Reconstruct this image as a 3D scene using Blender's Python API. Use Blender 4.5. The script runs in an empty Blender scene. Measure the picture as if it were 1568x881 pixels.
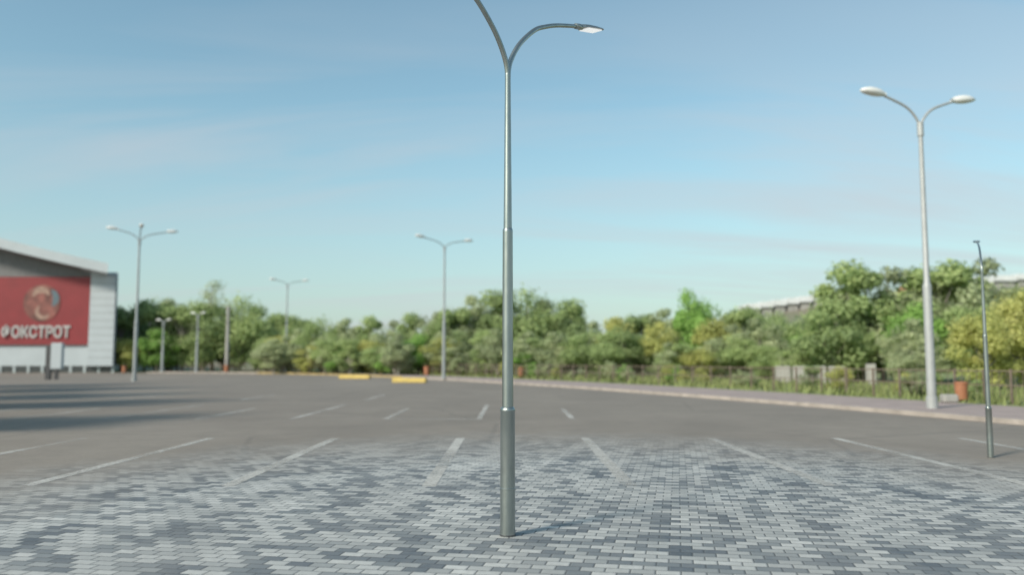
import bpy, math, random
import numpy as np
from mathutils import Vector, Matrix
random.seed(3); rng=np.random.default_rng(3)
scene=bpy.context.scene
C=bpy.context.collection
# ------------------------------------------------------------ node helpers
class NT:
    def __init__(s,tree): s.t=tree; s.n=tree.nodes; s.l=tree.links
    def new(s,typ,**kw):
        nd=s.n.new(typ)
        for k,v in kw.items(): setattr(nd,k,v)
        return nd
    def put(s,sock,val):
        if isinstance(val,bpy.types.NodeSocket): s.l.new(val,sock)
        elif val is not None: sock.default_value=val
    def math(s,op,a,b=None,c=None,clamp=False):
        m=s.new('ShaderNodeMath',operation=op); m.use_clamp=clamp
        s.put(m.inputs[0],a)
        if b is not None: s.put(m.inputs[1],b)
        if c is not None: s.put(m.inputs[2],c)
        return m.outputs[0]
    def mix(s,f,a,b,blend='MIX'):
        m=s.new('ShaderNodeMix',data_type='RGBA',blend_type=blend)
        s.put(m.inputs['Factor'],f); s.put(m.inputs[6],a); s.put(m.inputs[7],b)
        return m.outputs[2]
    def noise(s,vec,scale,detail=4,rough=.55,dist=0.0):
        n=s.new('ShaderNodeTexNoise'); s.put(n.inputs['Vector'],vec)
        n.inputs['Scale'].default_value=scale; n.inputs['Detail'].default_value=detail
        n.inputs['Roughness'].default_value=rough; n.inputs['Distortion'].default_value=dist
        return n.outputs[0]
    def ramp(s,f,stops):
        r=s.new('ShaderNodeValToRGB'); s.put(r.inputs[0],f)
        e=r.color_ramp.elements
        while len(e)<len(stops): e.new(.5)
        for i,(p,c) in enumerate(stops):
            e[i].position=p; e[i].color=(c,c,c,1) if not isinstance(c,tuple) else (*c[:3],1)
        return r.outputs[0]
    def mapr(s,v,a,b,c=0.,d=1.):
        m=s.new('ShaderNodeMapRange'); s.put(m.inputs[0],v)
        for i,x in enumerate((a,b,c,d)): m.inputs[i+1].default_value=x
        return m.outputs[0]
    def mapping(s,vec,scale=(1,1,1),rot=(0,0,0)):
        m=s.new('ShaderNodeMapping'); s.put(m.inputs[0],vec)
        m.inputs['Scale'].default_value=scale; m.inputs['Rotation'].default_value=rot
        return m.outputs[0]
def newmat(name):
    m=bpy.data.materials.new(name); m.use_nodes=True
    nt=NT(m.node_tree); b=nt.n['Principled BSDF']
    return m,nt,b
def coord(nt):
    return nt.new('ShaderNodeTexCoord').outputs['Object']
def simple(name,col,rough=.6,metal=0.,var=.15,scale=3.,bump=0.):
    m,nt,b=newmat(name); co=coord(nt)
    n=nt.noise(co,scale,5)
    f=nt.mapr(n,.3,.7,1-var,1+var)
    cc=nt.new('ShaderNodeCombineXYZ')
    for i in range(3): nt.put(cc.inputs[i],nt.math('MULTIPLY',f,col[i]))
    nt.put(b.inputs['Base Color'],cc.outputs[0])
    nt.put(b.inputs['Roughness'],nt.mapr(nt.noise(co,scale*2.3,4),.3,.7,max(0,rough-.08),min(1,rough+.08)))
    b.inputs['Metallic'].default_value=metal
    if bump:
        bp=nt.new('ShaderNodeBump'); bp.inputs['Strength'].default_value=bump
        nt.put(bp.inputs['Height'],nt.noise(co,scale*12,4)); nt.put(b.inputs['Normal'],bp.outputs[0])
    return m
# ------------------------------------------------------------ mesh helpers
def mesh_obj(name,verts,faces,mat=None,parent=None,smooth=False,loc=None):
    me=bpy.data.meshes.new(name); me.from_pydata([tuple(v) for v in verts],[],faces)
    if smooth: me.polygons.foreach_set('use_smooth',[True]*len(me.polygons))
    me.update()
    if mat: me.materials.append(mat)
    o=bpy.data.objects.new(name,me); C.objects.link(o)
    if parent: o.parent=parent
    if loc is not None: o.location=loc
    return o
def empty(name,loc=(0,0,0),rotz=0,scale=1):
    e=bpy.data.objects.new(name,None); C.objects.link(e); e.location=loc; e.rotation_euler[2]=rotz
    e.scale=(scale,)*3; e.empty_display_size=.3; return e
def tube_data(pts,rad,seg=12,caps=True):
    pts=[Vector(p) for p in pts]; V=[];F=[]
    prev=None
    for i,p in enumerate(pts):
        t=(pts[min(i+1,len(pts)-1)]-pts[max(i-1,0)]).normalized()
        if prev is None:
            a=Vector((1,0,0)) if abs(t.x)<.9 else Vector((0,1,0))
            x=(a-t*a.dot(t)).normalized()
        else: x=(prev-t*prev.dot(t)).normalized()
        prev=x; y=t.cross(x)
        for k in range(seg):
            an=2*math.pi*k/seg
            V.append(p+(x*math.cos(an)+y*math.sin(an))*rad[i])
    for i in range(len(pts)-1):
        for k in range(seg):
            k2=(k+1)%seg
            F.append((i*seg+k,i*seg+k2,(i+1)*seg+k2,(i+1)*seg+k))
    if caps:
        F.append(tuple(range(seg))[::-1]); F.append(tuple(range((len(pts)-1)*seg,len(pts)*seg)))
    return V,F
def tube(name,pts,rad,mat,parent=None,seg=16):
    V,F=tube_data(pts,rad,seg); return mesh_obj(name,V,F,mat,parent,smooth=True)
def lathe(name,prof,mat,parent=None,seg=40):
    V=[];F=[]
    for r,z in prof:
        for k in range(seg):
            a=2*math.pi*k/seg; V.append((r*math.cos(a),r*math.sin(a),z))
    n=len(prof)
    for i in range(n-1):
        for k in range(seg):
            k2=(k+1)%seg; F.append((i*seg+k,i*seg+k2,(i+1)*seg+k2,(i+1)*seg+k))
    F.append(tuple(range((n-1)*seg,n*seg)))
    o=mesh_obj(name,V,F,mat,parent,smooth=True)
    md=o.modifiers.new('es','EDGE_SPLIT'); md.split_angle=math.radians(35)
    return o
def box(name,lo,hi,mat,parent=None,bevel=0.0):
    x0,y0,z0=lo;x1,y1,z1=hi
    V=[(x0,y0,z0),(x1,y0,z0),(x1,y1,z0),(x0,y1,z0),(x0,y0,z1),(x1,y0,z1),(x1,y1,z1),(x0,y1,z1)]
    F=[(0,3,2,1),(4,5,6,7),(0,1,5,4),(1,2,6,5),(2,3,7,6),(3,0,4,7)]
    o=mesh_obj(name,V,F,mat,parent)
    if bevel:
        b=o.modifiers.new('b','BEVEL'); b.width=bevel; b.segments=2
    return o
def catmull(pts,n=6):
    P=[Vector(p) for p in pts]; out=[]
    for i in range(len(P)-1):
        a=P[max(i-1,0)];b=P[i];c=P[i+1];d=P[min(i+2,len(P)-1)]
        for k in range(n):
            t=k/n
            out.append(.5*((2*b)+(-a+c)*t+(2*a-5*b+4*c-d)*t*t+(-a+3*b-3*c+d)*t**3))
    out.append(P[-1]); return out
# ------------------------------------------------------------ camera
cam=bpy.data.cameras.new('camera'); co=bpy.data.objects.new('camera',cam); C.objects.link(co)
co.location=(0,0,1.6); co.rotation_euler=(math.radians(90+4.94),0,0)
cam.lens=29.85; cam.sensor_width=36; cam.clip_end=3000; cam.clip_start=.05
cam.dof.use_dof=True; cam.dof.focus_distance=8.6; cam.dof.aperture_fstop=.64
scene.camera=co
scene.view_settings.view_transform='Standard'; scene.view_settings.look='None'; scene.view_settings.exposure=0
# ------------------------------------------------------------ light
tosun=Vector((-.72,-.69,0)).normalized()
el=math.radians(35)
tosun=Vector((tosun.x*math.cos(el),tosun.y*math.cos(el),math.sin(el)))
sl=bpy.data.lights.new('sun','SUN'); so=bpy.data.objects.new('sun',sl); C.objects.link(so)
sl.energy=4.0; sl.angle=math.radians(9.0); sl.color=(1,.92,.79)
so.rotation_euler=tosun.to_track_quat('Z','Y').to_euler(); so.location=(-20,-10,30)
w=bpy.data.worlds.new('World'); scene.world=w; w.use_nodes=True
nt=NT(w.node_tree); bg=nt.n['Background']; bg.inputs[1].default_value=.15
sky=nt.new('ShaderNodeTexSky'); sky.sky_type='NISHITA'; sky.sun_disc=False
sky.sun_elevation=el; sky.sun_rotation=math.atan2(tosun.x,tosun.y)
sky.air_density=1.0; sky.dust_density=1.0; sky.ozone_density=1.0
d=nt.new('ShaderNodeTexCoord').outputs['Generated']
sx=nt.new('ShaderNodeSeparateXYZ'); nt.put(sx.inputs[0],d)
zz=nt.math('ADD',nt.math('MAXIMUM',sx.outputs[2],0.0),.22)
cb=nt.new('ShaderNodeCombineXYZ')
nt.put(cb.inputs[0],nt.math('DIVIDE',sx.outputs[0],zz)); nt.put(cb.inputs[1],nt.math('DIVIDE',sx.outputs[1],zz))
pv=nt.mapping(cb.outputs[0],(.50,2.6,1),(0,0,math.radians(-17)))
n1=nt.noise(pv,.85,8,.55,.7); n2=nt.noise(nt.mapping(cb.outputs[0],(.5,.7,1),(0,0,.3)),.9,3,.5)
cl=nt.math('MULTIPLY',nt.mapr(n1,.42,.62),nt.mapr(n2,.36,.52,.25,1))
cl=nt.math('MULTIPLY',cl,nt.mapr(sx.outputs[2],.16,.40,1.0,.22))
haze=nt.mapr(sx.outputs[2],-.02,.28,.72,0.0)
tint=nt.mix(1.0,sky.outputs[0],(1.02,1.22,1.05,1),'MULTIPLY')
c1=nt.mix(haze,tint,(2.75,3.25,3.72,1))
c2=nt.mix(nt.math('MULTIPLY',cl,.62),c1,(4.0,4.15,4.4,1))
nt.put(bg.inputs[0],nt.mix(.05,c2,(3.0,3.3,3.5,1)))
# ------------------------------------------------------------ materials
def ground_material():
    m,nt,b=newmat('asphalt_and_pavers'); co=coord(nt)
    n=nt.noise(co,.35,6,.6); f=nt.noise(co,45,4,.7); pn=nt.noise(nt.mapping(co,(1,.35,1)),.12,5,.6)
    asp=nt.mix(nt.mapr(n,.3,.7),(.20,.170,.143,1),(.26,.222,.188,1))
    asp=nt.mix(nt.mapr(pn,.5,.7,0,.6),asp,(.31,.27,.23,1))
    asp=nt.mix(nt.mapr(nt.noise(co,1.6,6,.7),.48,.7,0,.35),asp,(.15,.13,.115,1))
    asp=nt.mix(nt.mapr(f,.35,.7,0,.35),asp,(.11,.10,.09,1))
    vo=nt.new('ShaderNodeTexVoronoi',feature='DISTANCE_TO_EDGE'); nt.put(vo.inputs['Vector'],nt.mix(.15,co,nt.noise(co,1.2,4))); vo.inputs['Scale'].default_value=.16
    asp=nt.mix(nt.math('MULTIPLY',nt.math('LESS_THAN',vo.outputs[0],.006),.25),asp,(.1,.09,.08,1))
    # pavers
    r=nt.mapping(co,(1,1,1),(0,0,math.radians(11)))
    s=nt.new('ShaderNodeSeparateXYZ'); nt.put(s.inputs[0],r)
    W,H=.19,.132
    row=nt.math('FLOOR',nt.math('DIVIDE',s.outputs[1],H))
    xo=nt.math('ADD',nt.math('DIVIDE',s.outputs[0],W),nt.math('MULTIPLY',nt.math('FLOORED_MODULO',row,2.0),.5))
    col=nt.math('FLOOR',xo)
    fx=nt.math('MULTIPLY',nt.math('FRACT',xo),W); fy=nt.math('MULTIPLY',nt.math('FRACT',nt.math('DIVIDE',s.outputs[1],H)),H)
    ex=nt.math('MINIMUM',fx,nt.math('SUBTRACT',W,fx)); ey=nt.math('MINIMUM',fy,nt.math('SUBTRACT',H,fy))
    edge=nt.math('MINIMUM',ex,ey)
    joint=nt.mapr(edge,.0035,.0080,1,0)
    cc=nt.new('ShaderNodeCombineXYZ'); nt.put(cc.inputs[0],col); nt.put(cc.inputs[1],row)
    wn=nt.new('ShaderNodeTexWhiteNoise',noise_dimensions='2D'); nt.put(wn.inputs[0],cc.outputs[0])
    cl=nt.noise(nt.mapping(cc.outputs[0],(.42,.085,1),(0,0,.22)),1.0,2,.5)
    v=nt.math('ADD',nt.math('MULTIPLY',wn.outputs[0],.60),nt.math('MULTIPLY',nt.mapr(cl,.32,.66),.40))
    pc=nt.ramp(v,[(0,(.060,.078,.098)),(.22,(.095,.115,.138)),(.36,(.17,.19,.205)),(.48,(.34,.35,.348)),(.7,(.455,.46,.45)),(1,(.55,.55,.535))])
    pc=nt.mix(nt.mapr(nt.noise(co,14,5,.65),.35,.7,0,.35),pc,(.22,.215,.21,1))
    pc=nt.mix(nt.mapr(nt.noise(nt.mapping(co,(1,.3,1)),.8,6,.65),.42,.7,0,.4),pc,(.31,.305,.295,1))
    pc=nt.mix(nt.math('MULTIPLY',joint,.85),pc,(.07,.075,.08,1))
    s2=nt.new('ShaderNodeSeparateXYZ'); nt.put(s2.inputs[0],co)
    # dust hides the pattern towards the rim
    ax=nt.math('POWER',nt.math('ABSOLUTE',nt.math('DIVIDE',nt.math('SUBTRACT',s2.outputs[0],.7),9.8)),2.0)
    ay=nt.math('POWER',nt.math('ABSOLUTE',nt.math('DIVIDE',nt.math('SUBTRACT',s2.outputs[1],2.5),16.0)),2.0)
    el=nt.math('SQRT',nt.math('ADD',ax,ay))
    el=nt.math('ADD',el,nt.mapr(nt.noise(co,.9,5,.65),.3,.7,-.05,.05))
    mask=nt.mapr(el,.68,1.06,1,0)
    nt.put(b.inputs['Base Color'],nt.mix(mask,asp,pc))
    nt.put(b.inputs['Roughness'],nt.mapr(f,.3,.7,.65,.9))
    hp=nt.math('ADD',nt.mapr(edge,.002,.014,0,1),nt.math('MULTIPLY',wn.outputs[0],.35))
    ha=nt.math('MULTIPLY',f,.5)
    h=nt.math('ADD',nt.math('MULTIPLY',hp,mask),nt.math('MULTIPLY',ha,.5))
    bp=nt.new('ShaderNodeBump'); bp.inputs['Distance'].default_value=.006; bp.inputs['Strength'].default_value=.7
    nt.put(bp.inputs['Height'],h); nt.put(b.inputs['Normal'],bp.outputs[0])
    return m
def paint_mat(name,col,wear):
    m,nt,b=newmat(name); co=coord(nt)
    nt.put(b.inputs['Base Color'],nt.mix(nt.mapr(nt.noise(co,6,5,.7),.4,.7),(*col,1),(col[0]*.7,col[1]*.7,col[2]*.68,1)))
    b.inputs['Roughness'].default_value=.7
    nt.put(b.inputs['Alpha'],nt.mapr(nt.math('ADD',nt.math('MULTIPLY',nt.noise(co,22,6,.75),.5),nt.math('MULTIPLY',nt.noise(co,.5,3),.5)),wear-.12,wear+.1,.85,0.0))
    return m
M_ground=ground_material()
M_paint=paint_mat('worn_white_paint',(.60,.58,.55),.55)
def grass_mat(k=1.0):
    m,nt,b=newmat('grass'); co=coord(nt)
    c=nt.mix(nt.mapr(nt.noise(co,.25,6,.6),.35,.65),(.16,.21,.07,1),(.24,.28,.10,1))
    c=nt.mix(nt.mapr(nt.noise(co,5,5,.7),.4,.7,0,.5),c,(.22,.19,.11,1))
    nt.put(b.inputs['Base Color'],c); b.inputs['Roughness'].default_value=.9
    return m
M_grass=grass_mat()
M_side=simple('sidewalk_paving',(.33,.265,.25),.85,var=.15,scale=1.2,bump=.2)
M_kerb=simple('concrete_kerb',(.38,.33,.295),.85,var=.25,scale=1.5,bump=.2)
M_conc=simple('concrete',(.33,.32,.30),.85,var=.2,scale=1.0,bump=.2)
def steel():
    m,nt,b=newmat('galvanised_steel'); co=coord(nt)
    n=nt.noise(nt.mapping(co,(5,5,1.2)),2,5,.6)
    nt.put(b.inputs['Base Color'],nt.mix(nt.mapr(n,.3,.7),(.30,.33,.32,1),(.40,.425,.41,1)))
    b.inputs['Metallic'].default_value=.92
    nt.put(b.inputs['Roughness'],nt.mapr(nt.noise(co,7,4,.6),.3,.7,.30,.40))
    return m
M_steel=steel()
M_dark=simple('dark_metal',(.05,.05,.055),.5)
M_lamppaint=simple('light_grey_lamp_paint',(.40,.41,.41),.45,.2,var=.08)
M_lampgrey=simple('grey_lamp_paint',(.32,.34,.35),.5,.2,var=.08)
M_lamphead=simple('white_lamp_housing',(.70,.70,.69),.4,var=.05)
M_lens=simple('lamp_diffuser',(.85,.86,.88),.3,var=.02)
_b=M_lens.node_tree.nodes['Principled BSDF']; _b.inputs['Emission Color'].default_value=(1,1,1,1); _b.inputs['Emission Strength'].default_value=.55
M_white=simple('white_cladding',(.40,.44,.47),.6,var=.06,scale=.4)
M_red=simple('red_sign_panel',(.21,.018,.024),.5,var=.1,scale=.5)
M_letter=simple('white_lettering',(.42,.41,.41),.5,var=.03)
M_orange=simple('orange_plastic',(.36,.15,.08),.5,var=.1)
M_yellow=simple('yellow_paint',(.46,.33,.07),.6,var=.15)
M_yfaint=simple('faded_yellow_paint',(.38,.28,.12),.7,var=.3,scale=1)
M_fence=simple('rusty_railing_paint',(.18,.14,.11),.6,var=.2)
M_glass=simple('dark_glazing',(.05,.055,.06),.3)
# ------------------------------------------------------------ ground
G=mesh_obj('ground',[(-1500,-300,0),(1500,-300,0),(1500,2500,0),(-1500,2500,0)],[(0,1,2,3)],M_grass)
K=[(19.5,-5),(17.2,5),(15.0,14),(12.7,21.3),(9.9,31.3),(4.4,47.6),(-3.0,65),(-12,82),(-22,97),(-34,107),(-48,112)]
K=[tuple(p) for p in catmull([(x,y,0) for x,y in K],5)]
def offset(poly,dist):
    out=[]
    for i,p in enumerate(poly):
        a=Vector(poly[max(i-1,0)]);b_=Vector(poly[min(i+1,len(poly)-1)])
        t=(b_-a).normalized(); nrm=Vector((t.y,-t.x,0))
        out.append(tuple(Vector(p)+nrm*dist))
    return out
vs=[(-250,-60,.004),(K[0][0],-60,.004)]+[(x,y,.004) for x,y,_ in K]+[(-48,114.6,.004),(-250,114.6,.004)]
mesh_obj('parking_lot_asphalt',vs,[tuple(range(len(vs)))],M_ground)
def strip(name,a,b_,z0,z1,mat,top=True,parent=None):
    n=len(a);V=[];F=[]
    for (p,q) in zip(a,b_):
        V+= [(p[0],p[1],z1),(q[0],q[1],z1),(p[0],p[1],z0),(q[0],q[1],z0)]
    for i in range(n-1):
        k=4*i
        F+=[(k,k+1,k+5,k+4),(k+2,k,k+4,k+6),(k+1,k+3,k+7,k+5)]
    F+=[(0,2,3,1),(4*n-4,4*n-3,4*n-1,4*n-2)]
    return mesh_obj(name,V,F,mat,parent)
strip('kerb',K,offset(K,.18),-.05,.13,M_kerb)
strip('sidewalk',offset(K,.183),offset(K,5.2),-.05,.12,M_side)
strip('grass_verge',offset(K,5.203),offset(K,60),-.05,.10,M_grass)
# painted bays
marks=[]
def mk(x0,y0,x1,y1,wd=.14):
    d=Vector((x1-x0,y1-y0)).normalized(); n=Vector((-d.y,d.x))*wd/2
    marks.append([(x0+n.x,y0+n.y),(x0-n.x,y0-n.y),(x1-n.x,y1-n.y),(x1+n.x,y1+n.y)])
for k in range(-5,5):
    x=-1.06+2.57*k; mk(x,11.0,x,17.7,.18)
for k in range(-6,2):
    x=-.9+2.57*k; mk(x,23.4,x,28.6 if k%2 else 31,.15)
for k in range(-9,0,2):
    x=-3.4+2.57*k; mk(x,35,x,40,.15)
mk(-3.5,23.4,-.98,23.4,.14)
V=[];F=[]
for q in marks:
    b0=len(V); V+=[(a,b_,.009) for a,b_ in q]; F.append((b0,b0+1,b0+2,b0+3))
mesh_obj('parking_bay_markings',V,F,M_paint)
# ------------------------------------------------------------ main street lamp
def modern_lamp(name,loc,rotz,scale,sides=(1,-1)):
    e=empty(name,loc,rotz,scale)
    lathe('pole',[(.0690,-.02),(.0685,.418),(.0715,.420),(.0715,.432),(.0680,.436),(.0675,1.128),(.0700,1.132),(.0700,1.146),(.060,1.166),(.0525,1.172),(.0475,2.80),(.0480,2.822),(.0440,2.836),(.0395,2.842),(.033,3.6),(.0275,4.30),(.0285,4.31),(.0285,4.40),(.02,4.43)],M_steel,e)
    lathe('base_gap',[(.074,.006),(.074,.014),(.069,.016)],M_dark,e)
    prof=[(0.0,4.33),(.03,4.45),(.115,4.60),(.235,4.74),(.43,4.905),(.60,4.99),(.78,5.06),(.98,5.12),(1.18,5.175)]
    for sgn in sides:
        pts=catmull([(sgn*s,0,z) for s,z in prof],5)
        n=len(pts); tube('arm' ,pts,[.0265-.006*i/(n-1) for i in range(n)],M_steel,e,20)
        ang=math.atan2(5.29-5.17,1.60-1.18)
        h=empty('head',(sgn*1.16,0,5.17)); h.parent=e
        h.rotation_euler=(0,-ang*.75,0) if sgn>0 else (0,-ang*.75,math.pi)
        tube('socket',[(-.03,0,0),(0.04,0,0),(.09,0,0)],[.03,.032,.030],M_steel,h,16)
        S=[(.06,.030,.028),(.10,.060,.026),(.16,.085,.022),(.30,.088,.018),(.42,.078,.012),(.45,.055,.008)]
        V=[];F=[]
        for x,wd,th in S: V+=[(x,-wd,-.012),(x,-wd*.75,th-.004),(x,wd*.75,th-.004),(x,wd,-.012)]
        m=len(S)
        for i in range(m-1):
            k=4*i
            for j in range(4):
                j2=(j+1)%4; F.append((k+j,k+4+j,k+4+j2,k+j2))
        F+=[(0,1,2,3),(4*m-1,4*m-2,4*m-3,4*m-4)]
        o=mesh_obj('housing',V,F,M_steel,h); bb=o.modifiers.new('b','BEVEL'); bb.width=.004; bb.segments=2
        box('led_panel',(.135,-.062,-.024),(.40,.062,-.0125),M_lens if len(sides)>1 else M_steel,h,.003)
    return e
modern_lamp('street_lamp',(-.04,7.92,.004),math.atan2(.774,.634),1)
modern_lamp('street_lamp',(7.90,14.2,.004),math.atan2(14.2,7.9)+math.radians(3.5),.715,(1,))
# ------------------------------------------------------------ tall car-park lamps
def ell_head(name,parent,p,dirv,L,mat):
    d=Vector(dirv).normalized(); s=Vector((-d.y,d.x,0)).normalized(); u=d.cross(s)*-1
    if u.z<0: u=-u
    V=[];F=[];N=9;Sg=12
    for i in range(N):
        t=i/(N-1); r=math.sin(math.pi*(.06+.88*t))**.6; wd=.20*L*r*(.75+.4*t); th=.18*L*r
        for k in range(Sg):
            a=2*math.pi*k/Sg
            V.append(Vector(p)+d*(t*L)+s*math.cos(a)*wd+u*(math.sin(a)*th*(1.1 if math.sin(a)>0 else .6)))
    for i in range(N-1):
        for k in range(Sg):
            k2=(k+1)%Sg; F.append((i*Sg+k,i*Sg+k2,(i+1)*Sg+k2,(i+1)*Sg+k))
    F+=[tuple(range(Sg)),tuple(range((N-1)*Sg,N*Sg))]
    return mesh_obj(name,V,F,mat,parent,True)
def tall_lamp(loc,zj,zh,dirs,r0,mat,name='car_park_lamp',hl=.85):
    e=empty(name,loc)
    lathe('pole',[(r0*1.25,0),(r0*1.25,.35),(r0,.37),(r0*.93,zj*.42),(r0*.9,zj*.425),(r0*.66,zj*.44),(r0*.5,zj-.4),(r0*.72,zj-.38),(r0*.72,zj+.05),(r0*.3,zj+.1)],mat,e,20)
    for dx,dy in dirs:
        L=math.hypot(dx,dy); ux,uy=dx/L,dy/L; dz=zh-zj
        la=L-hl*.85
        pts=catmull([(0,0,zj-.1),(ux*la*.12,uy*la*.12,zj+dz*.25),(ux*la*.40,uy*la*.40,zj+dz*.62),(ux*la,uy*la,zh-.04)],5)
        tube('arm',pts,[r0*.30]*len(pts),mat,e,8)
        ell_head('head',e,(ux*(la-.1),uy*(la-.1),zh-.03),(ux,uy,.10),hl+.05,M_lamphead)
    return e
tall_lamp((13.1,26.7,.12),9.05,9.95,[(-2.0,-.5),(1.98,.5)],.14,M_lamppaint)
tall_lamp((-5.6,70,.12),10.9,11.6,[(-2.2,-1.5),(2.2,1.5)],.14,M_lampgrey)
tall_lamp((-29.2,66,0),11.0,11.85,[(-2.2,-.8),(1.1,-2.2),(2.4,1.3)],.15,M_lampgrey)
tall_lamp((-27.6,104,0),10.9,11.5,[(-1.9,-1),(2.3,1)],.15,M_lampgrey)
tall_lamp((-41.6,112.4,0),7.4,7.9,[(-1.1,.4),(1.1,-.4)],.18,M_lampgrey,hl=.7)
tall_lamp((-46.2,112.6,0),6.6,7.0,[(-1.1,.4),(1.1,-.4)],.18,M_lampgrey,hl=.7)
e=empty('utility_pole',(-37.8,113,0)); lathe('shaft',[(.30,0),(.28,.5),(.20,8.8),(.1,8.9)],M_conc,e,16); box('crossbar',(-.5,-.05,8.4),(.5,.05,8.5),M_dark,e)
# ------------------------------------------------------------ shop building
B=empty('retail_store',(0,0,0))
x0,x1,yf,yb=-110,-53.6,115,150
SK=-.52
def quadprism(name,pts,y0,y1,mat):
    n=len(pts); V=[(x,y0,z) for x,z in pts]+[(x+SK*(y1-y0),y1,z) for x,z in pts]
    F=[tuple(range(n)),tuple(range(2*n-1,n-1,-1))]+[(i,i+n,(i+1)%n+n,(i+1)%n) for i in range(n)]
    return mesh_obj(name,V,F,mat,B)
roofz=lambda x:14.5+(-x-53.6)*.21+.0016*(-x-53.6)**2
quadprism('walls',[(x0,.9),(x1,.9),(x1,13.6),(x0,13.6)],yf,yb,M_white)
quadprism('plinth',[(x0,0),(x1-.1,0),(x1-.1,.9),(x0,.9)],yf+.15,yb-.5,M_glass)
for i in range(30): box('plinth_pier',(x1-.4-i*1.9,yf+.02,0),(x1-.1-i*1.9,yf+.148,.9),M_white,B)
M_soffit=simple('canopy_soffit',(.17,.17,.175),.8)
xs=[x1+.25-i*4 for i in range(14)]
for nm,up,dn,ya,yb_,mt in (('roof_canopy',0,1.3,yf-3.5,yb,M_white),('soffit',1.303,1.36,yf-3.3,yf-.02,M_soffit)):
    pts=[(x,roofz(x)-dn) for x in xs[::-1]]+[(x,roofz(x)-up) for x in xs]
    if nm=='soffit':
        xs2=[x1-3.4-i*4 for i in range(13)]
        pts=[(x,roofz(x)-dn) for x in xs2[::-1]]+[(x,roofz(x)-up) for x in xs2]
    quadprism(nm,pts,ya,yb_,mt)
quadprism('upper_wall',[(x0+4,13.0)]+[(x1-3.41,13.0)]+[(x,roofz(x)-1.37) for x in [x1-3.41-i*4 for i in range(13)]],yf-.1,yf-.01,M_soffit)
quadprism('side_fin',[(x1-3.4,.9),(x1,.9),(x1,roofz(x1)-1.36),(x1-3.4,roofz(x1-3.4)-1.36)],yf-.6,yf-.003,M_white)
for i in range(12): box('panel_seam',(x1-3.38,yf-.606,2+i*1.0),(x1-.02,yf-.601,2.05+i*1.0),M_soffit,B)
box('sign_panel',(x0+20,yf-.35,3.75),(x1-3.55,yf-.004,12.95),M_red,B)
M_logo=simple('logo_disc',(.18,.06,.05),.5,var=.6,scale=.8)
V,F=tube_data([(-63.6,yf-.42,9.4),(-63.6,yf-.352,9.4)],[2.5,2.5],40); mesh_obj('logo_disc',V,F,M_logo,B)
M_cream=simple('logo_cream',(.30,.19,.15),.5,var=.3); M_teal=simple('logo_blue',(.09,.13,.16),.5)
def swoosh(name,mat,cx,cz,r,a0,a1,w0,y):
    n=16;V=[];F=[]
    for i in range(n+1):
        t=i/n;a=math.radians(a0+(a1-a0)*t);ww=w0*math.sin(math.pi*(.08+.84*t))
        V+=[(cx+(r-ww)*math.cos(a),y,cz+(r-ww)*math.sin(a)),(cx+(r+ww)*math.cos(a),y,cz+(r+ww)*math.sin(a))]
    for i in range(n): F.append((2*i,2*i+1,2*i+3,2*i+2))
    mesh_obj(name,V,F,mat,B)
swoosh('logo_swirl',M_cream,-63.7,10.1,1.1,20,170,.45,yf-.425)
swoosh('logo_swirl_b',M_teal,-63.0,10.0,1.3,-50,60,.45,yf-.430)
swoosh('logo_swirl_c',M_cream,-63.3,8.3,.9,130,330,.3,yf-.427)
tc=bpy.data.curves.new('sign_lettering','FONT'); tc.body='ФОКСТРОТ'; tc.size=2.1; tc.extrude=.06; tc.align_x='CENTER'; tc.offset=.06
to=bpy.data.objects.new('sign_lettering',tc); C.objects.link(to); to.parent=B; to.location=(-64.2,yf-.45,4.75); to.rotation_euler=(math.radians(90),0,0)
tc.materials.append(M_letter)
bpy.context.view_layer.update()
wdt=to.dimensions.x
if wdt>0: to.scale=(9.3/wdt,1,1)
# ------------------------------------------------------------ small furniture
e=empty('advertising_pillar',(-38.8,72,.004))
box('frame_post',(-.55,-.15,0),(-.1,.15,2.9),M_dark,e,.03); box('light_box',(-.09,-.22,.9),(.85,.22,3.1),M_white,e,.05); box('leg',(.2,-.1,0),(.5,.1,.899),M_dark,e)
def bin_(loc,s=1):
    e=empty('litter_bin',loc,0,s)
    lathe('body',[(.20,.05),(.24,.1),(.26,.72),(.28,.74),(.28,.80),(.22,.84),(.20,.78),(.19,.3)],M_orange,e,20)
    lathe('foot',[(.12,0),(.12,.06),(.05,.06)],M_dark,e,12)
    tube('hoop',[(-.25,0,.78),(-.25,0,.98),(0,0,1.05),(.25,0,.98),(.25,0,.78)],[.015]*5,M_dark,e,6)
for p in [(16.4,31.2,.12),(.8,74,.12),(-8.6,86,.12),(-14.5,95,.12),(-50,110,.004),(-37.5,112,.1)]: bin_(p,.85 if p[0]>10 else 1.1)
e=empty('stone_block',(15.4,30.2,.12)); o=box('body',(-.25,-.2,0),(.3,.2,.30),M_conc,e,.08)
def barrier(loc,L,rz):
    e=empty('yellow_barrier',loc,rz)
    prof=[(-.22,0),(.22,0),(.20,.12),(.10,.36),(-.10,.36),(-.20,.12)]
    V=[(-L/2,a,b_) for a,b_ in prof]+[(L/2,a,b_) for a,b_ in prof]; n=6
    F=[tuple(range(n))[::-1],tuple(range(n,2*n))]+[(i,(i+1)%n,(i+1)%n+n,i+n) for i in range(n)]
    o=mesh_obj('body',V,F,M_yellow,e); b=o.modifiers.new('b','BEVEL'); b.width=.03
barrier((-7.5,62.5,.004),2.6,-.25); barrier((-14.0,76,.004),3.0,-.3)
kk=[p for p in offset(K,-.02) if p[1]>78 and p[0]>-33]
strip('yellow_kerb_paint',kk,offset(kk,-.05)[:len(kk)],.005,.17,M_yfaint)
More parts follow.
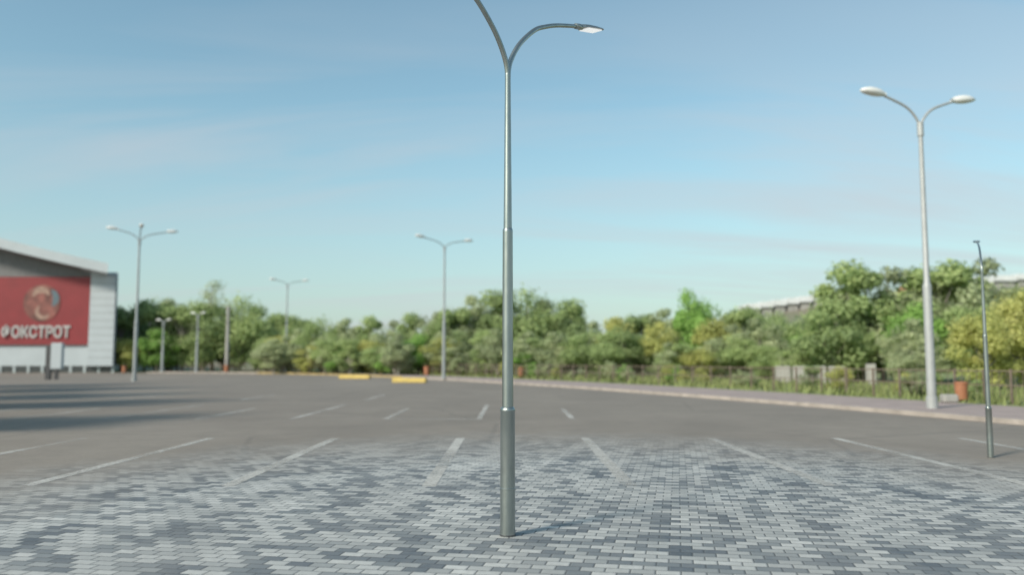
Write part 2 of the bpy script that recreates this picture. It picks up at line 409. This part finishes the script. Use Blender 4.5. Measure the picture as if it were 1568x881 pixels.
# railing along grass edge
FL=offset(K,6.6); cl=[Vector(p) for p in FL]
V=[];F=[]
def addbox(p,hx,hz0,hz1,dirv,th):
    n=Vector((-dirv.y,dirv.x,0)); b0=len(V)
    for z in (hz0,hz1):
        for sx_,sy_ in ((-1,-1),(1,-1),(1,1),(-1,1)):
            q=p+dirv*sx_*hx+n*sy_*th; V.append((q.x,q.y,z))
    F.extend([(b0,b0+3,b0+2,b0+1),(b0+4,b0+5,b0+6,b0+7)]+[(b0+i,b0+(i+1)%4,b0+(i+1)%4+4,b0+i+4) for i in range(4)])
for i in range(len(cl)-1):
    a,b_=cl[i],cl[i+1]; L=(b_-a).length; dv=(b_-a).normalized(); mid=(a+b_)/2
    for z in (.72,1.22): addbox(mid,L/2+.01,z,z+.04,dv,.018)
    nb=int(L/2.0)+1
    for k in range(nb): addbox(a+dv*L*k/nb,.035,.08,1.3,dv,.035)
    nb=int(L/.30)
    for k in range(nb): addbox(a+dv*L*k/nb,.007,.33,1.24,dv,.007)
mesh_obj('metal_railing',V,F,M_fence)
e=empty('concrete_wall',(0,0,0))
for i in range(6):
    if i in (4,): continue
    a=Vector((17.6+i*1.0,57-i*.5,0))
    o=box('panel',(0,-.08,0),(.98 if i<5 else .6,.08,1.25 if i<5 else 1.4),M_conc,e,.02); o.location=a; o.rotation_euler[2]=-.47
# hill, long white wall and house beyond
V=[];F=[];nx,ny=70,14
for j in range(ny):
    for i in range(nx):
        x=-160+i*6; y=135+j*16
        prof=1/(1+math.exp(-(x-34)/11)); ridge=math.exp(-((y-185)/42)**2)
        z=prof*(9.4+.085*max(x-40,0))*min(1,ridge*1.15)+2.5*ridge*1.2+.8*math.sin(x*.13)+.5*math.sin(y*.2+x*.07)-1.0
        V.append((x,y,z if j else -1))
for j in range(ny-1):
    for i in range(nx-1): F.append((j*nx+i,j*nx+i+1,(j+1)*nx+i+1,(j+1)*nx+i))
def hillmat():
    m,nt,b=newmat('hillside'); co=coord(nt)
    c=nt.mix(nt.mapr(nt.noise(co,.09,6,.7),.4,.6),(.15,.18,.10,1),(.22,.18,.14,1))
    nt.put(b.inputs['Base Color'],c); b.inputs['Roughness'].default_value=.95; return m
mesh_obj('hill',V,F,hillmat(),smooth=True)
e=empty('long_white_building',(0,0,0))
M_wb=simple('white_render',(.66,.67,.68),.7,var=.1,scale=.3)
for (xa,za,xb,zb) in [(48,13.1,69,16.0),(84,17.9,122,20.4)]:
    n=8
    for i in range(n):
        t0=i/n;t1=(i+.97)/n; xa_=xa+(xb-xa)*t0; xb_=xa+(xb-xa)*t1; z=za+(zb-za)*t0
        box('roof_section',(xa_,172,z-1.0),(xb_,180,z+.1),M_wb,e); box('wall_section',(xa_+.2,172.5,z-4),(xb_-.2,179.5,z-1.003),M_conc,e)
e=empty('tiled_roof_house',(79,165,13.3))
box('walls',(-3,-2.5,-5),(3,2.5,1.6),M_conc,e)
mesh_obj('roof',[(-3.4,-3,1.6),(3.4,-3,1.6),(3.4,3,1.6),(-3.4,3,1.6),(-3,0,3.0),(3,0,3.0)],[(0,1,5,4),(2,3,4,5),(0,4,3),(1,2,5),(0,3,2,1)],M_orange,e)
# ------------------------------------------------------------ trees
def leafmat(name,dark,mid,light):
    m=bpy.data.materials.new(name); m.use_nodes=True; nt=NT(m.node_tree); b=nt.n['Principled BSDF']
    at=nt.new('ShaderNodeAttribute',attribute_name='tint'); oi=nt.new('ShaderNodeObjectInfo')
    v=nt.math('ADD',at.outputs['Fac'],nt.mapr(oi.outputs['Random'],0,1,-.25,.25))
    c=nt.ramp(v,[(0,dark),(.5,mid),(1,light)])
    nt.put(b.inputs['Base Color'],c); b.inputs['Roughness'].default_value=.7; b.inputs['Specular IOR Level'].default_value=.25
    tr=nt.new('ShaderNodeBsdfTranslucent'); nt.put(tr.inputs[0],c)
    mx=nt.new('ShaderNodeMixShader'); mx.inputs[0].default_value=.45
    nt.l.new(b.outputs[0],mx.inputs[1]); nt.l.new(tr.outputs[0],mx.inputs[2]); nt.l.new(mx.outputs[0],nt.n['Material Output'].inputs[0])
    return m
L_green=leafmat('foliage_green',(.24,.31,.15),(.38,.48,.21),(.50,.59,.27))  # leaf palettes brightened and desaturated, distance haze put into the colour
L_yel=leafmat('foliage_yellow_green',(.40,.42,.16),(.55,.57,.20),(.66,.64,.26))
L_pale=leafmat('foliage_pale',(.33,.37,.23),(.46,.52,.30),(.58,.62,.38))
L_fresh=leafmat('foliage_fresh',(.20,.33,.09),(.31,.51,.14),(.40,.60,.18))
M_bark=simple('bark',(.30,.27,.24),.9,var=.3,scale=4)
def tree_mesh(name,seed,H,R,low,nl,leaves,lsize,mat,shape=1.0):
    r=np.random.default_rng(seed); V=[];F=[]
    h0=H*low; cz=(H+h0)/2; hz=(H-h0)/2
    cs=[];rs=[]
    while len(cs)<nl:
        p=r.uniform(-1,1,3)
        if p@p>1: continue
        tz=(p[2]+1)/2
        wr=R*(.55+.45*math.sin(math.pi*min(1,tz*.85+.12)))*shape
        rr=R*r.uniform(.20,.42)
        cs.append(np.array([p[0]*wr*.85,p[1]*wr*.85,cz+p[2]*(hz-rr*.5)])); rs.append(rr)
    def addtube(pts,rad,seg=6):
        v,f=tube_data(pts,rad,seg,False); b0=len(V); V.extend([tuple(a) for a in v]); F.extend([tuple(i+b0 for i in q) for q in f])
    tr=H*.022
    top=H*.72
    tp=[(0,0,-.2),(r.normal(0,.1),r.normal(0,.1),H*.2),(r.normal(0,.2),r.normal(0,.2),H*.45),(r.normal(0,.3),r.normal(0,.3),top)]
    tp=[Vector(p) for p in catmull(tp,3)]
    addtube(tp,[tr*(1-.8*i/(len(tp)-1))*(1.4 if i==0 else 1) for i in range(len(tp))],8)
    for c in cs[:int(nl*.7)]:
        zb=max(H*.1,min(top*.95,c[2]*r.uniform(.45,.75))); k=min(len(tp)-1,int(zb/top*(len(tp)-1)))
        s=tp[k]; e_=Vector(c); m_=s.lerp(e_,.5)+Vector((0,0,-.04*H*r.uniform(0,1)))
        addtube([s,m_,e_],[tr*.42,tr*.26,tr*.08],5)
    nb=len(F)
    tint=[.5]*len(V)
    per=leaves//nl
    LV=[];LT=[]
    for c,rr in zip(cs,rs):
        n=per; d=r.normal(size=(n,3)); d/=np.linalg.norm(d,axis=1)[:,None]
        rad=rr*(r.uniform(0,1,n)**.3)*r.uniform(.75,1.3,n)
        p=c+d*rad[:,None]*np.array([1.1,1.1,.85])
        bt=r.uniform(.15,.8)
        nn=d+np.array([0,0,.5])+r.normal(size=(n,3))*.45; nn/=np.linalg.norm(nn,axis=1)[:,None]
        a=np.cross(nn,r.normal(size=(n,3))); a/=np.linalg.norm(a,axis=1)[:,None]+1e-6
        b_=np.cross(nn,a)
        s=lsize*r.uniform(.5,1.2,n)[:,None]
        q=np.stack([p-a*s,p+b_*s*.6,p+a*s,p-b_*s*.6],1)
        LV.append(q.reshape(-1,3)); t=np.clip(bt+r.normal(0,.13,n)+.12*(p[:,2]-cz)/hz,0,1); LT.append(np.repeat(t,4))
    LV=np.concatenate(LV);LT=np.concatenate(LT); b0=len(V)
    V=V+LV.tolist(); tint=tint+LT.tolist()
    nq=len(LV)//4; F=F+[(b0+4*i,b0+4*i+1,b0+4*i+2,b0+4*i+3) for i in range(nq)]
    me=bpy.data.meshes.new(name); me.from_pydata(V,[],F)
    me.materials.append(M_bark); me.materials.append(mat)
    mi=np.zeros(len(F),dtype=np.int32); mi[nb:]=1; me.polygons.foreach_set('material_index',mi)
    at=me.attributes.new('tint','FLOAT','POINT'); at.data.foreach_set('value',np.array(tint,dtype=np.float32))
    me.update(); return me
T={}
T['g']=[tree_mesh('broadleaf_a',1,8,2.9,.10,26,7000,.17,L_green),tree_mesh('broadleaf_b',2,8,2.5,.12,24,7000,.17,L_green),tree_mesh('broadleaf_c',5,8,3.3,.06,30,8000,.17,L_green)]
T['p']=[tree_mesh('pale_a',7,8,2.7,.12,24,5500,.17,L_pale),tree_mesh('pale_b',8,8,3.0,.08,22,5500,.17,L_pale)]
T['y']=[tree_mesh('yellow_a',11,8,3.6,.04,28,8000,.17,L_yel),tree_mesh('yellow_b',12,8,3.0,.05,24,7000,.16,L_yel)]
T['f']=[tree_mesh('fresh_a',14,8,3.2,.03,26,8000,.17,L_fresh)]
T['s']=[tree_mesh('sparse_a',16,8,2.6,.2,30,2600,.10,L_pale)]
TL=empty('distant_tree_line',(0,0,0))
def tree(kind,x,y,h,name=None,wide=1.0,parent=TL):
    me=random.choice(T[kind]); o=bpy.data.objects.new(name or 'tree',me); C.objects.link(o)
    s=h/8.0; ws=s**.75*wide; o.location=(x,y,0); o.scale=(ws,ws,s*1.0); o.rotation_euler[2]=random.uniform(0,6.28)
    if parent and not name: o.parent=parent
    return o
rows=[('g',-56,122,10.4,1.2),('g',-51,122,11.6,1.2),('p',-50,124,11.2,1.1),('g',-46.5,120,10.6,1.2),('s',-42.5,121,13.4,1.2),('g',-43,119,11.0,1.1),('g',-38.6,121,11.0,1.1),('g',-35.6,121,6.8,1.1),
('f',-49,118,6.5,1.2),('y',-53,118,5.0,1.3),
('g',-32,112,4.8,1),('y',-29.5,110,5.2,1.2),('p',-27,108,5.8,1),('g',-23.5,106,7.1,1.1),('p',-20.5,105,7.0,1),('g',-17.5,105,7.4,1),('p',-14.5,102,6.8,1),('g',-11.6,98,7.4,1),('p',-9,97,7.6,1),
('g',-6.9,95,8.4,1),('p',-4.4,96,9.2,1),('g',-1.6,95,10,1.1),('g',1.6,95,9.8,1.1),('p',4.2,95,8.8,1),('g',6.4,92,8.6,1),('p',8.2,86,5.9,1),('y',10.2,84,6.3,1),('g',12.4,85,7.0,1),('p',15,84,6.9,1),
('f',17.4,81,9.0,.75),('y',18.6,76,5.7,1),('g',21.7,80,7.4,1),('p',20.5,70,5.4,1),('f',24.2,70,4.6,1),('g',22.8,72,5.6,1),('g',27,71,5.8,1)]
for k,x,y,h,wd in rows:
    tree(k,x,y,h,wide=wd)
for i in range(44):
    t=i/43; x=-34+t*66; y=112-t*34+random.uniform(2,10); base=5.8 if x<-8 else (7.4 if x<8 else 5.8)
    tree(random.choice('ggpp'),x,y,base*random.uniform(.7,1.08),wide=.95)
for i in range(70):
    t=i/69; x=-32+t*60; yk=107-t*48+random.uniform(-2,5)
    o=tree(random.choice('gpypfgpp'),x+random.uniform(-1,1),yk,random.uniform(2.2,5.0),wide=1.15)
for i in range(16):
    tree('g',-58+i*1.7,126+random.uniform(0,5),random.uniform(7,9.5),wide=1.2)
for i in range(60):
    x=-150+i*5.5; tree(random.choice('gp'),x,random.uniform(190,235),random.uniform(6,9),wide=1.6)
for i in range(40):
    x=36+i*2.2; y=random.uniform(125,150); tree(random.choice('gpg'),x,y,random.uniform(6.5,8.8)+.02*x,wide=1.3)
for k,x,y,h,wd in [('g',24.8,62,9.2,1.2),('p',27.4,63,9.0,1.2),('g',31.4,63,9.9,1.2),('p',34.0,62,9.6,1.15),('f',27.5,58,6.0,.9),('g',30.5,56,5.8,1.0),('g',38,62,8.0,1.0),
   ('p',25.2,54,4.5,1.0),('g',28.6,50,4.8,1.1),('y',26.8,45,5.0,1.05),('y',24.2,43.5,4.3,.95),('y',29.0,46,6.0,1.1),('p',32,50,6,1.1),('y',12.6,72,5.2,.9),('p',23.8,50,2.6,1.3),('g',22.6,60,6.0,1.1)]:
    tree(k,x,y,h,name='deciduous_tree',wide=wd)
for x,y,h in [(-17.0,17.5,8),(-22.5,25.5,10.5),(-26.5,32,11),(-31.5,40,12),(-37,48,12)]:
    tree('p',x,y,h,name='deciduous_tree',wide=1.0)
# low shrubs hugging the railing
SR=empty('shrub_row',(0,0,0)); sv=offset(K,8.6)
for i in range(60):
    k=random.randrange(14,len(sv)-8); a=Vector(sv[k]).lerp(Vector(sv[k+1]),random.random())
    tree(random.choice('pgyfp'),a.x+random.uniform(-.8,1.5),a.y+random.uniform(-.8,1.5),random.uniform(.8,1.7),wide=.75,parent=SR)
V=[];F=[]
vg=offset(K,7.2)
for i in range(9000):
    k=random.randrange(10,len(vg)-12); a=Vector(vg[k]).lerp(Vector(vg[k+1]),random.random())
    dv=(Vector(vg[k+1])-Vector(vg[k])).normalized(); nn=Vector((dv.y,-dv.x,0))
    p=a+nn*random.uniform(-1.5,9); an=random.uniform(0,6.28); h=random.uniform(.12,.5); wv=Vector((math.cos(an),math.sin(an),0))*random.uniform(.03,.1)
    b0=len(V); V+=[(p.x-wv.x,p.y-wv.y,.1),(p.x+wv.x,p.y+wv.y,.1),(p.x+random.uniform(-.15,.15),p.y+random.uniform(-.15,.15),.1+h)]; F.append((b0,b0+1,b0+2))
mesh_obj('tall_grass',V,F,M_grass)
